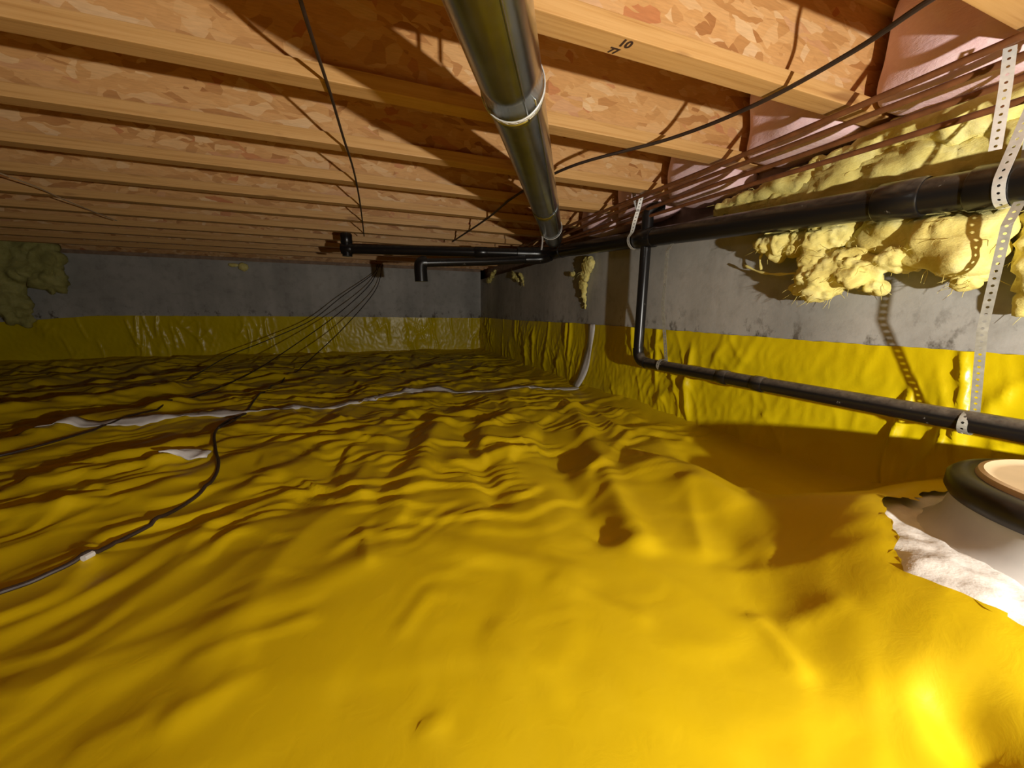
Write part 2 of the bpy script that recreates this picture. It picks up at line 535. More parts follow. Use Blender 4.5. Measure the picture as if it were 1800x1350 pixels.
fine_x = np.unique(np.round(np.concatenate([gx, np.arange(.6, 1.47, .012), [WX]]), 4)); fine_y = np.unique(np.round(np.concatenate([gy, np.arange(-.4, .75, .012), [WY]]), 4))
X, Y = np.meshgrid(fine_x, fine_y, indexing='ij')
Z = base_height(X, Y) - .16 + .146 * (1 - sstep(.42, .50, np.hypot(X - SUMP[0], Y - SUMP[1])))
Z = Z + (.006 * fbm(X * 18, Y * 18, 3) + .01 * perlin(X * 6, Y * 6, 4)) * (1 - sstep(.38, .45, np.hypot(X - SUMP[0], Y - SUMP[1])))
me = grid_mesh('floor', np.stack([X, Y, Z], -1))
o = link('floor', me, M['ground'], loc=(0, 0, FZ - .06)); o['kind'] = 'structure'

xs = np.concatenate([np.arange(XL, -3.6, .04), np.arange(-3.6, WX - .004, .0115), [WX - .004]])
ys = np.concatenate([np.arange(YF, -.2, .05), np.arange(-.2, WY - .006, .0115), [WY - .006]])
X, Y = np.meshgrid(xs, ys, indexing='ij')
Z = sheet_height(X, Y)
ang = np.arctan2(Y - SUMP[1], X - SUMP[0])
hole = .36 + .025 * perlin(ang * 3, ang * 0, 91) + .012 * perlin(ang * 11, ang * 0, 92)
dd = np.hypot(X - SUMP[0], Y - SUMP[1])
behind = sstep(-.2, .8, np.cos(ang - 1.0))
hole = hole - .10 * behind
keep = dd > hole - .011
snap = (dd > hole - .011) & (dd < hole + .006)           # a clean cut edge
X = np.where(snap, SUMP[0] + np.cos(ang) * hole, X); Y = np.where(snap, SUMP[1] + np.sin(ang) * hole, Y)
me = grid_mesh('ground_sheet', np.stack([X, Y, Z], -1), keep)
o = link('ground_sheet', me, M['liner'], loc=(-.5, 1.5, FZ))
tag(o, 'crumpled yellow plastic sheet spread over the whole floor', 'plastic sheet')

# wall sheets -----------------------------------------------------------------
def wall_sheet(name, along0, along1, step, place, label, seed, top):
    s = np.arange(along0, along1 + step, step); t = np.linspace(0, 1, 44)
    S, T = np.meshgrid(s, t, indexing='ij')
    bot = -.60
    tp = top(S) + .004 * perlin(S * 6, S * 0, seed) + .002 * perlin(S * 30, S * 0, seed + 1)
    Zt = bot + (tp - bot) * T
    bow = (1 - T) * T * 4
    w = .35 + .65 * bow
    slant = .20 * perlin(S * 1.2, T * .5, seed + 9)
    d = .020 * (ridged((S + slant * T) * 3.6, T * 1.0, seed + 2, 6)) + .014 * ridged((S - slant * 1.6 * T) * 7.5, T * 1.3 + 3, seed + 3, 7) + .006 * ridged((S + slant * 2 * T) * 14, T * 2.2 + 3, seed + 7, 5)
    d = d * sstep(-.35, .3, perlin(S * 2.3, T * .8, seed + 5)) + .004 * ridged(S * 20 + T * 3, T * 6, seed + 4, 3) + .012 * perlin(S * 1.6, T * 1.2, seed + 6).clip(0, 1)
    d = d * w + .003
    rp = random.Random(seed)
    for _ in range(int((along1 - along0) * 4.5)):          # single pinched pleats
        s0 = rp.uniform(along0, along1); sl = rp.uniform(-.12, .12); pw = rp.uniform(.007, .014); ph = rp.uniform(.010, .026); t0 = rp.uniform(0, .75); t1 = t0 + rp.uniform(.3, .8)
        d = d + ph * np.exp(-np.abs((S - s0 - sl * T - .015 * np.sin(T * 5)) / pw) ** 1.4) * sstep(t0 - .12, t0 + .12, T) * sstep(t1 + .12, t1 - .12, T)
    d = d + .05 * sstep(.16, 0, T) ** 2
    me = grid_mesh(name, place(S, Zt, d))
    o = link(name, me, M['liner_wall'], loc=place(np.array([[(along0 + along1) / 2]]), np.array([[-.35]]), np.array([[0.0]]))[0, 0])
    return tag(o, label, 'plastic sheet')
wall_sheet('wall_sheet', -.9, WY - .004, .008, lambda S, Z, d: np.stack([WX - d, S, Z], -1), 'bright yellow plastic sheet fixed along the foot of the right concrete wall', 51, lambda S: -.088 - .004 * np.sin(S * 2))
wall_sheet('wall_sheet', XL, WX - .012, .012, lambda S, Z, d: np.stack([S, WY - d, Z], -1), 'olive yellow shiny plastic sheet along the foot of the far concrete wall', 61,
           lambda S: -.085 - .012 * sstep(-1.0, 1.4, S) - .07 * sstep(-2.6, -3.6, S))

# ------------------------------------------------------------------ floor joists
JY = [0.455, 0.816, 1.22, 1.628, 2.03, 2.44, 2.845, 3.25, 3.655, 4.06, 4.47, 4.875]
ORD = ['pale end showing in the upper right corner', 'dark stamp on its flange, behind the wide duct end',
       'crossing just above the nearer duct hanger loop', 'first one beyond the nearer duct hanger loop', 'second one beyond the nearer duct hanger loop',
       'third one beyond the nearer duct hanger loop', 'fourth one beyond the nearer duct hanger loop', 'fifth one beyond the nearer duct hanger loop',
       'fourth counted from the far wall', 'third counted from the far wall', 'second counted from the far wall', 'first counted from the far wall']
proto = {}
for i, (y, od) in enumerate(zip(JY, ORD)):
    x0, x1 = XL, WX + .135
    r = empty('floor_joist', (-.5, y, JH), 'wooden joist with flake board web, ' + od, 'joist', 'floor joists')
    for nm, lo, hi, mt, bv in [('bottom_flange', (x0, -.0295, 0), (x1, .0295, .038), 'lumber', .002), ('web', (x0, -.005, .036), (x1, .005, .266), 'osb', 0), ('top_flange', (x0, -.0295, .264), (x1, .0295, .302), 'lumber', .002)]:
        bm = bmesh.new(); add_box(bm, (lo[0], lo[1] + y, lo[2] + JH), (hi[0], hi[1] + y, hi[2] + JH), bv)
        bm_obj(nm, bm, M[mt], r)
    if i == 1:
        joist_stamped = r

def stamp_text(txt, size, p, rot, parent):
    cu = bpy.data.curves.new('stamp', 'FONT'); cu.body = txt; cu.size = size; cu.align_x = 'CENTER'; cu.extrude = .0002; cu.offset = .0012
    t = bpy.data.objects.new('stamp', cu); COL.objects.link(t)
    bpy.context.view_layer.update()
    me = bpy.data.meshes.new_from_object(t.evaluated_get(bpy.context.evaluated_depsgraph_get()))
    bpy.data.objects.remove(t)
    me.transform(Matrix.Translation(p) @ rot)
    return link('stamp', me, M['ink'], parent, smooth=False)
# ink stamp on the underside of the flange: read from below
flip = Matrix.Rotation(math.pi, 4, 'X')
p = pix(1086, 92, 'Z', JH - .0004)
stamp_text('10', .030, Vector((p.x, .814, JH - .0004)), flip, joist_stamped)
stamp_text('77', .024, Vector((p.x - .012, .840, JH - .0004)), flip, joist_stamped)

# ------------------------------------------------------------------ metal duct
A = Vector((0.189, 0.624, 0.451)); B = Vector((1.047, 2.181, 0.498))
dv = (B - A).normalized()
R = .0635
duct = empty('round_duct', A - dv * 1.0, 'long shiny galvanised round metal duct hanging diagonally below the joists', 'duct')
mid = Vector((0.297, 0.831, 0.455))
tm = (mid - A).dot(dv); tb = (B - A).dot(dv)
cuts = [(-1.25, tm + .02, R), (tm - .03, tb - .55, R - .0012), (tb - .58, tb + .36, R)]
for k, (t0, t1, rr) in enumerate(cuts):
    bm = bmesh.new()
    n = 14
    path = [A + dv * (t0 + (t1 - t0) * i / n) for i in range(n + 1)]
    add_tube(bm, path, rr, 48, cap=False)
    ob = bm_obj('duct_section', bm, M['galv'], duct, smooth=True)
    so = ob.modifiers.new('wall', 'SOLIDIFY'); so.thickness = .0008; so.offset = -1
    # folded seam along the underside
    up = Vector((0, 0, 1)); n1 = (up - dv * up.dot(dv)).normalized(); n2 = dv.cross(n1)
    a = math.radians([150, 128, 128][k])
    off = n1 * math.cos(a) * (rr + .0005) + n2 * math.sin(a) * (rr + .0005)
    bm = bmesh.new(); add_tube(bm, [q + off for q in path], .0022, 6)
    bm_obj('seam', bm, M['galv'], ob, smooth=True)
for t0 in (tm + .02,):
    bm = bmesh.new(); add_tube(bm, [A + dv * (t0 - .004), A + dv * (t0 - .002), A + dv * (t0 + .002), A + dv * (t0 + .004)], [R - .001, R + .0022, R + .0022, R - .001], 48, cap=False)
    bm_obj('crimp', bm, M['galv'], duct, smooth=True)

# ------------------------------------------------------------------ perforated strap
def strap_bm(path, width_dirs, width, pitch=.016, hole=.0030, bm=None):
    """flat band with a row of holes; path resampled to whole pitches"""
    bm = bm or bmesh.new()
    path = [Vector(p) for p in path]
    ds = [0]
    for a, b in zip(path, path[1:]): ds.append(ds[-1] + (b - a).length)
    tot = ds[-1]; n = max(2, round(tot / pitch)); pt = tot / n
    wd = width_dirs if isinstance(width_dirs, list) else [width_dirs] * len(path)
    def at(s):
        s = min(max(s, 0), tot)
        for i in range(len(ds) - 1):
            if s <= ds[i + 1] + 1e-9:
                f = (s - ds[i]) / max(1e-9, ds[i + 1] - ds[i])
                return path[i].lerp(path[i + 1], f), wd[i].lerp(wd[i + 1], f).normalized()
        return path[-1], wd[-1]
    def P(s, t):
        p, w = at(s)
        return p + w * t
    for k in range(n):
        c = (k + .5) * pt
        hw = width / 2
        outer = [(-pt / 2, -hw), (0, -hw), (pt / 2, -hw), (pt / 2, 0), (pt / 2, hw), (0, hw), (-pt / 2, hw), (-pt / 2, 0)]
        inner = [(hole * math.cos(a), hole * math.sin(a)) for a in [math.radians(225 + 45 * j) for j in range(8)]]
        vo = [bm.verts.new(P(c + a, b)) for a, b in outer]; vi = [bm.verts.new(P(c + a, b)) for a, b in inner]
        for j in range(8):
            j2 = (j + 1) % 8
            bm.faces.new((vo[j], vo[j2], vi[j2], vi[j]))
    bmesh.ops.remove_doubles(bm, verts=bm.verts, dist=1e-5)
    return bm

def strap(name, path, wdir, width, parent=None, loc=None, th=.0012, **kw):
    o = bm_obj(name, strap_bm(path, wdir, width, **kw), M['strap'], parent, loc, smooth=False)
    s = o.modifiers.new('thickness', 'SOLIDIFY'); s.thickness = th; s.offset = 0
    return o

def loop_around(c, axis, r, a0, a1, n=20):
    axis = axis.normalized()
    up = Vector((0, 0, 1)); u = (up - axis * up.dot(axis)).normalized(); w = axis.cross(u)
    return [c + u * math.cos(a0 + (a1 - a0) * i / n) * r + w * math.sin(a0 + (a1 - a0) * i / n) * r for i in range(n + 1)]

def duct_hanger(t, label, tail):
    c = A + dv * t
    top = Vector((c.x, c.y, JH))
    h = empty('duct_hanger', top, label, 'hanger', 'duct hangers')
    lp = loop_around(c, dv, R + .0035, math.radians(-28), math.radians(-332), 40)
    pts = [Vector((lp[0].x, lp[0].y, 0))] + lp + [Vector((lp[-1].x, lp[-1].y, 0))]
    pts[0].z = pts[-1].z = JH
    bm = bmesh.new()
    dirs = dv
    b = strap_bm(pts, dv, .011, pitch=.02, hole=.0015)
    o = bm_obj('band', b, M['strap'], h, smooth=True)
    s = o.modifiers.new('thickness', 'SOLIDIFY'); s.thickness = .0025; s.offset = 0
    if tail:
        e = lp[13]
        tp = [e + Vector((0, 0, .01)), e + Vector((.006, 0, -.03)), e + Vector((.004, .01, -.085))]
        strap('strap_end', catmull(tp, 4), Vector((.5, -.85, 0)).normalized(), .010, h, hole=.0015, pitch=.02)
    return h
duct_hanger((mid - A).dot(dv), 'bright metal loop around the wide near end of the duct', False)
duct_hanger(tb, 'pale metal loop around the far end of the duct above the black pipes', True)

# ------------------------------------------------------------------ drain pipes
PX = 1.36
def mainz(y): return .29 + (y - .45) * .0715
drain = empty('drain_pipe', (PX, 1.69, -.29), 'black plastic drain pipe below the joists with lower branch along right wall', 'drain pipe')
RM = .0435
tube('main_run', [(PX, y, mainz(y)) for y in (-.8, 0, .8, 1.6, 2.2, 2.74)], RM, M['dusty'], drain, 28)
def coupling(p, d, r, ln, mat, name='coupling'):
    p = Vector(p); d = Vector(d).normalized()
    bm = bmesh.new(); add_tube(bm, [p - d * ln / 2, p - d * (ln / 2 - .004), p + d * (ln / 2 - .004), p + d * ln / 2], [r - .003, r, r, r - .003], 28)
    o = bm_obj(name, bm, mat, drain, smooth=True); auto_smooth(o); return o
md = Vector((0, 1, .0715))
coupling((PX, .66, mainz(.66)), md, RM + .006, .10, M['dusty'])
coupling((PX, .36, mainz(.36)), md, RM + .006, .34, M['dusty'])
# tee, riser and drop at the bend
YV = 1.69
coupling((PX, YV, mainz(YV)), md, RM + .005, .13, M['black'], 'tee')
tube('riser', catmull([(PX, YV, mainz(YV)), (PX, YV, .47), (PX, YV, .50), (PX + .02, YV - .01, .525), (PX + .07, YV - .02, .53)], 5), .029, M['black'], drain, 20)
LZ = -.263; RL = .0265
el = [(PX, YV, mainz(YV) - .03), (PX, YV, .1), (PX, YV, LZ + .075), (PX, YV - .008, LZ + .035), (PX, YV - .035, LZ + .008), (PX, YV - .075, LZ)]
tube('drop_pipe', [el[0], el[1], el[2]], RL, M['black'], drain, 20)
tube('elbow', catmull(el[2:], 6), RL + .003, M['dusty'], drain, 20)
tube('branch_run', [(PX, YV - .06, LZ), (PX, 1.0, LZ + .004), (PX, .3, LZ + .01), (PX, -.8, LZ + .015)], RL, M['dusty'], drain, 20)
for yy in (1.14, .985):
    coupling((PX, yy, LZ + .003), (0, 1, 0), RL + .0035, .045, M['dusty'])
# far junction and side pipes
JP = Vector((PX, 2.74, mainz(2.74)))
E1 = Vector((-.15, 3.30, .462)); 
tube('junction', catmull([(PX, 2.62, mainz(2.62)), JP, (PX - .05, 2.84, .452), (PX - .15, 2.88, .452), (PX - .25, 2.91, .453)], 6), RM + .004, M['black'], drain, 24)
tube('side_run', [(PX - .10, 2.87, .453), Vector((PX - .1, 2.87, .453)).lerp(E1, .5), E1], .036, M['black'], drain, 24)
d = (E1 - Vector((PX - .1, 2.87, .453))).normalized()
coupling(Vector((PX - .1, 2.87, .453)).lerp(E1, .30), d, .042, .10, M['black'])
coupling(E1, d, .042, .08, M['black'], 'end_cap')
tube('end_riser', [E1 + Vector((.0, 0, -.055)), E1 + Vector((0, 0, .04)), E1 + Vector((0, 0, .12))], .036, M['black'], drain, 20)
coupling(E1 + Vector((-.0, 0, .075)), (0, 0, 1), .043, .07, M['black'], 'end_collar')
E2 = pix(742, 462, 'Y', 2.86)
tube('lower_side_run', [(PX - .12, 2.86, .408), Vector((PX - .1, 2.86, .40)).lerp(E2, .5), E2], .030, M['black'], drain, 20)
tube('down_stub', catmull([E2 + Vector((.03, 0, .003)), E2, E2 + Vector((-.012, 0, -.03)), E2 + Vector((-.010, 0, -.13))], 5), .046, M['black'], drain, 20)
tube('lower_elbow', catmull([(PX - .02, 2.78, .428), (PX - .07, 2.83, .41), (PX - .2, 2.86, .402)], 5), .037, M['black'], drain, 20)

# hanger straps of the drain
def hook_hanger(y, cz, r, label, wide=.019, spread=.03, topx=0.0, topz=JH, long=False, lean=0.0, name='pipe_hanger'):
    c = Vector((PX, y, cz))
    h = empty(name, (PX, y, topz), label, 'hanger', 'perforated pipe hangers')
    ax = Vector((0, 1, 0))
    lp = loop_around(c, ax, r + .002, math.radians(-80), math.radians(-280), 24)
    # the two legs rise and come together
    l0, l1 = lp[0], lp[-1]
    a = [Vector((PX + topx + spread, y + lean, topz)), l0.lerp(Vector((PX + topx + spread, y + lean, topz)), .35)]
    b = [l1.lerp(Vector((PX + topx - spread, y + lean * .6, topz)), .35), Vector((PX + topx - spread, y + lean * .6, topz))]
    pts = a + lp + b
    strap('strap', pts, Vector((0, 1, 0)), wide, h)
    for q in (a[0], b[-1]):
        bm = bmesh.new(); sg = -1 if q.x < PX else 1
        add_tube(bm, [q + Vector((.002 * sg, 0, -.02)), q + Vector((.005 * sg, 0, -.02))], .005, 8)
        bm_obj('screw', bm, M['strap'], h, smooth=False)
    return h
hk = hook_hanger(.47, mainz(.47), RM + .006, 'perforated metal strap holding the thick black pipe at the right edge', .020, .022, -.005, .60, lean=-.02)
strap('strap_end', catmull([pix(1776, 82, 'X', 1.295), pix(1768, 150, 'X', 1.292), pix(1758, 210, 'X', 1.290), pix(1749, 264, 'X', 1.290)], 5), Vector((-.3, .95, 0)).normalized(), .019, hk)
def branch_hanger():
    y = 1.775
    c = Vector((PX, y, mainz(y)))
    h = empty('pipe_hanger', (PX - .05, y, .57), 'pale forked metal strap holding the thick black pipe at its upright branch', 'hanger', 'perforated pipe hangers')
    fx = PX - RM - .012
    lp = loop_around(c, Vector((0, 1, 0)), RM + .007, math.radians(70), math.radians(-265), 22)[::-1]
    lp = loop_around(c, Vector((0, 1, 0)), RM + .007, math.radians(80), math.radians(300), 22) if pix(1110, 430, 'X', fx).y < 0 else loop_around(c, Vector((0, 1, 0)), RM + .007, math.radians(-80), math.radians(-280), 22)
    q = [pix(1111, 408, 'X', fx - .004), pix(1116, 388, 'X', fx - .006), pix(1122, 368, 'X', fx - .006), pix(1127, 348, 'X', fx - .006), pix(1132, 329, 'X', fx - .004)]
    back = [Vector((PX + RM + .012, y, .46)), Vector((PX + RM + .012, y, .56))]
    front_first = lp[0].x < PX
    pts = (list(reversed(q)) + lp + back) if front_first else (list(reversed(q)) + lp[::-1] + back)
    strap('strap', pts, [Vector((-.8, .6, 0)).normalized()] * 4 + [Vector((-.4, .9, 0)).normalized()] + [Vector((0, 1, 0))] * (len(pts) - 5), .020, h)
    q2 = [pix(1122, 372, 'X', fx - .009), pix(1117, 354, 'X', fx - .009), pix(1113, 334, 'X', fx - .004)]
    strap('strap', catmull(q2, 4), Vector((-.8, .6, 0)).normalized(), .018, h)
branch_hanger()

def long_hanger(y0, y1, label, x0=PX - .03, z0=None):
    """a strap from the main pipe level down to the lower pipe"""
    c = Vector((PX, y1, LZ + .005))
    h = empty('pipe_hanger', (PX, y0, z0), label, 'hanger', 'perforated pipe hangers')
    lp = loop_around(c, Vector((0, 1, 0)), RL + .002, math.radians(60), math.radians(-262), 26)
    lp = lp[::-1]
    pts = [Vector((x0 + .02, y0 - .004, mainz(y0) - RM - .001)), Vector((x0, y0, min(z0, mainz(y0) - RM - .03))), Vector((x0 + .004, y0 + (y1 - y0) * .5, (z0 + LZ) / 2))] + lp
    ob = strap('strap', pts, Vector((-.25, .95, 0)).normalized(), .017, h); ob.data.materials.clear(); ob.data.materials.append(M['dull'])
    return h
LT = pix(1770, 395, 'X', PX - .045); LQ = pix(1690, 748, 'X', PX - .03)
long_hanger(LT.y, LQ.y, 'long thin perforated strap dropping from the thick pipe to the lower pipe, right edge', PX - .045, LT.z)
long_hanger(1.49, 1.50, 'long thin perforated strap dropping to the lower pipe beside its upright bend', PX - .035, .33)

# ------------------------------------------------------------------ reddish water pipes under the joists
WP = [(1.262, .560, 'uppermost reddish brown pipe of the bundle running below the joist ends'), (1.325, .550, 'second reddish brown pipe of the bundle below the joist ends'),
      (1.340, .508, 'third reddish brown pipe down in the bundle below the joist ends'), (1.350, .466, 'lowest reddish brown pipe of the bundle above the thick black pipe')]
for k, (x, z, lb) in enumerate(WP):
    rise = .024 if k == 3 else .01 if k == 2 else 0      # the lower ones come up where the thick pipe rises
    pts = [(x + .006 * math.sin(y * 1.7 + k * 2), y, z + rise * max(0, y - .8) - .004 * (1 - math.cos(y * 3.0 + k))) for y in np.arange(-.8, 4.4, .28)]
    o = tube('water_pipe', catmull(pts, 4), .0082, M['copper'], None, 12, loc=pts[0])
    tag(o, lb, 'pipe', 'reddish water pipes')

# ------------------------------------------------------------------ cables
def cable(name, pts, r, label, mat='cable', n=8, group=None, cat='cable'):
    P = catmull(pts, n)
    for p in P:                                   # nothing sinks into the floor sheet
        if p.z < 0 and p.y < WY - .1:
            p.z = max(p.z, float(sheet_height(np.array([p.x]), np.array([p.y]))[0]) + r * .9)
    o = tube(name, P, r, M[mat], None, 8, loc=pts[len(pts) // 2])
    return tag(o, label, cat, group)
cz = JH - .006
cable('cable', [Vector((-.25, -.7, cz)), Vector((-.16, .2, cz)), pix(505, -80, 'Z', cz), pix(528, 0, 'Z', cz - .02), pix(553, 80, 'Z', cz - .012), pix(580, 162, 'Z', cz), pix(603, 240, 'Z', cz - .008), pix(623, 305, 'Z', cz), pix(634, 365, 'Z', cz), pix(640, 415, 'Z', cz)], .0042,
      'dark cable running away below the joists left of the metal duct')
cable('cable', [Vector((1.02, -.7, cz)), Vector((.99, .1, cz)), pix(1700, -40, 'Z', cz), pix(1500, 90, 'Z', cz), pix(1330, 183, 'Z', cz - .01), pix(1180, 243, 'Z', cz), pix(1000, 294, 'Z', cz), pix(905, 345, 'Z', cz), pix(855, 385, 'Z', cz), pix(795, 425, 'Z', cz)], .0058,
      'dark cable crossing the joists behind the metal duct')
cable('wire', [pix(-40, 290, 'Z', JH - .01), pix(60, 327, 'Z', JH - .006), pix(120, 354, 'Z', JH - .006), pix(205, 388, 'Z', JH - .006)], .003, 'thin pale wire under the joists at the left edge', 'pale', cat='wire')

def floor_pt(px, py, up=.006):
    """first meeting of the sight line with the crumpled sheet"""
    d = AX @ np.array([(px - 900) / FPX, (py - 675) / FPX, 1.0])
    for c in np.arange(.3, 7, .01):
        q = d * c
        if q[2] < float(sheet_height(np.array([q[0]]), np.array([q[1]]))[0]) + up or q[1] > WY - .05:
            return Vector(q)
    return Vector(d * 5)
bend = Vector(pix(375, 752, 'Y', 2.3))
cable('cable', [floor_pt(432, 727, .01), floor_pt(398, 741, .012), floor_pt(378, 760, .012), floor_pt(379, 790, .008), floor_pt(384, 822), floor_pt(362, 858), floor_pt(320, 890), floor_pt(272, 919), floor_pt(210, 951), floor_pt(148, 981), floor_pt(70, 1016), floor_pt(0, 1045), floor_pt(-60, 1070), floor_pt(-260, 1140), floor_pt(-600, 1230)], .0052,
      'dark cable curving over the yellow sheet in the left foreground')
a = pix(150, 980, 'Z', FZ)
q0, q1 = floor_pt(163, 973, .008), floor_pt(146, 982, .008)
ta = tube('tape_piece', [q0, q0.lerp(q1, .5), q1], .0068, M['tape'], None, 8, loc=q1)
tag(ta, 'short white tape wrap on the cable at the left foreground', 'tape')
HW = pix(668, 463, 'Y', WY - .03)
W = [('thin dark wire hanging slackly across the far wall, uppermost of the three', [(655, 482, 5.1), (600, 522, 4.9), (547, 563, 4.75), (470, 598, 4.6), (403, 625, 4.45)], (330, 668)),
     ('thin dark wire from the far wall top reaching the left edge of the photo', [(650, 500, 5.0), (600, 547, 4.6), (520, 605, 4.1), (427, 663, 3.5)], (277, 720)),
     ('thin dark wire from the far wall top ending at the bent cable on the floor', [(660, 510, 5.0), (607, 573, 4.5), (545, 632, 3.9), (500, 672, 3.5)], (428, 728))]
for k, (lb, pts, fl) in enumerate(W):
    P = [HW + Vector((.03 * k - .03, -.03 * k, -.012))] + [pix(x, y, 'Y', yy) for x, y, yy in pts]
    P.append(floor_pt(*fl, .008))
    if k == 1: P += [floor_pt(150, 760, .01), floor_pt(0, 802, .01), floor_pt(-200, 850, .01), floor_pt(-450, 900, .01)]
    if k == 2: P += [floor_pt(385, 752, .01)]
    cable('wire', P, .0046, lb, 'cable', 8, 'wires hanging from the far wall', 'wire')

# ------------------------------------------------------------------ seam tape
def strip_on(name, pts, width, label, up=.004, mat='tape'):
    P = catmull(pts, 24)
    vs = []
    for i, p in enumerate(P):
        t = (P[min(i + 1, len(P) - 1)] - P[max(i - 1, 0)]); t.z = 0; t.normalize()
        s = Vector((-t.y, t.x, 0)) * width / 2 * (1 + .12 * math.sin(i * .9))
        row = []
        for f in (-1, -.33, .33, 1):
            q = p + s * f
            z = float(sheet_height(np.array([q.x]), np.array([q.y]))[0])
            row.append((q.x, q.y, z + up))
        vs.append(row)
    me = grid_mesh(name, np.array(vs))
    o = link(name, me, M[mat], loc=vs[len(vs) // 2][1])
    s = o.modifiers.new('thickness', 'SOLIDIFY'); s.thickness = .0015; s.offset = 1
    return tag(o, label, 'tape')
def fxy(px, py, z=FZ + .02): 
    p = pix(px, py, 'Z', z); return Vector((p.x, p.y, 0))
strip_on('seam_tape', [fxy(1015, 678), fxy(930, 681), fxy(830, 682), fxy(745, 683), fxy(690, 690), fxy(600, 710), fxy(520, 716), fxy(430, 724), fxy(300, 738), fxy(200, 752), fxy(80, 765), fxy(-40, 778)], .075, 'white seam tape running across the yellow floor sheet to the far left')
# upright strip on the wall sheet
S = np.linspace(0, 1, 30)
rows = []
for s in S:
    a = pix(1045 - 20 * s ** 1.5, 570 + 108 * s, 'X', WX)
    wdt = .070 + .03 * s
    out = .022 + .045 * s ** 6
    rows.append([(WX - out - .004 * math.sin(s * 9 + f * 2), a.y + f * wdt / 2, a.z) for f in (-1, -.4, .2, 1)])
me = grid_mesh('seam_tape', np.array(rows))
o = link('seam_tape', me, M['tape'], loc=rows[15][1])
sm = o.modifiers.new('thickness', 'SOLIDIFY'); sm.thickness = .002
tag(o, 'upright white seam tape on the yellow wall sheet near the far corner', 'tape')
# scrap
c = floor_pt(330, 800, .004)
xs2 = np.linspace(-.065, .065, 14); ys2 = np.linspace(-.03, .03, 8)
XX, YY = np.meshgrid(xs2, ys2, indexing='ij')
ZZ = sheet_height(XX + c.x, YY + c.y) + .012 + .010 * perlin(XX * 30, YY * 30, 5)
me = grid_mesh('scrap', np.stack([XX + c.x, YY * (1 + .3 * np.sin(XX * 60)) + c.y, ZZ], -1))
o = link('plastic_scrap', me, M['tape'], loc=(c.x, c.y, c.z)); sm = o.modifiers.new('t', 'SOLIDIFY'); sm.thickness = .004
tag(o, 'small white scrap lying on the yellow sheet at the left', 'scrap')

# ------------------------------------------------------------------ sump basin
sx, sy = SUMP
RT = -.308
sump = empty('sump_basin', (sx, sy, -.44), 'white round sump basin with a black rimmed beige lid at the right edge', 'sump')
bm = bmesh.new()
add_lathe(bm, [(.195, RT - .03), (.212, RT - .034), (.213, RT - .06), (.219, RT - .09), (.235, RT - .115), (.262, RT - .135), (.262, RT - .16), (0, RT - .16)], (sx, sy, 0), seg=72)
o = bm_obj('basin', bm, M['white'], sump, smooth=True); auto_smooth(o, 50)
bm = bmesh.new()
add_lathe(bm, [(.180, RT - .012), (.186, RT + .001), (.195, RT + .003), (.214, RT - .001), (.2225, RT - .010), (.2235, RT - .032), (.217, RT - .044), (.200, RT - .046), (.180, RT - .046), (.180, RT - .012)], (sx, sy, 0), seg=72)
o = bm_obj('rim', bm, M['rubber'], sump, smooth=True); auto_smooth(o, 50)
bm = bmesh.new()
add_lathe(bm, [(0, RT + .004), (.160, RT + .004), (.168, RT + .006), (.176, RT + .012), (.183, RT + .010), (.186, RT + .002), (.186, RT - .02), (0, RT - .02)], (sx, sy, 0), seg=72)
lid = bm_obj('lid', bm, M['lid'], sump, smooth=True); auto_smooth(lid, 50)
tube('seam', catmull([(sx - .165, sy + .045, RT + .005), (sx - .10, sy + .075, RT + .005), (sx, sy + .085, RT + .005), (sx + .10, sy + .08, RT + .005), (sx + .16, sy + .05, RT + .005)], 6), .0022, M['rubber'], lid, 6)

# ------------------------------------------------------------------ insulation
def noise3(P, f, seed):
    x, y, z = P[:, 0] * f, P[:, 1] * f, P[:, 2] * f
    return (perlin(x + 11.3, y + z * .37, seed) + perlin(y + 5.1, z + x * .41, seed + 1) + perlin(z - 3.7, x + y * .39, seed + 2)) / 1.7

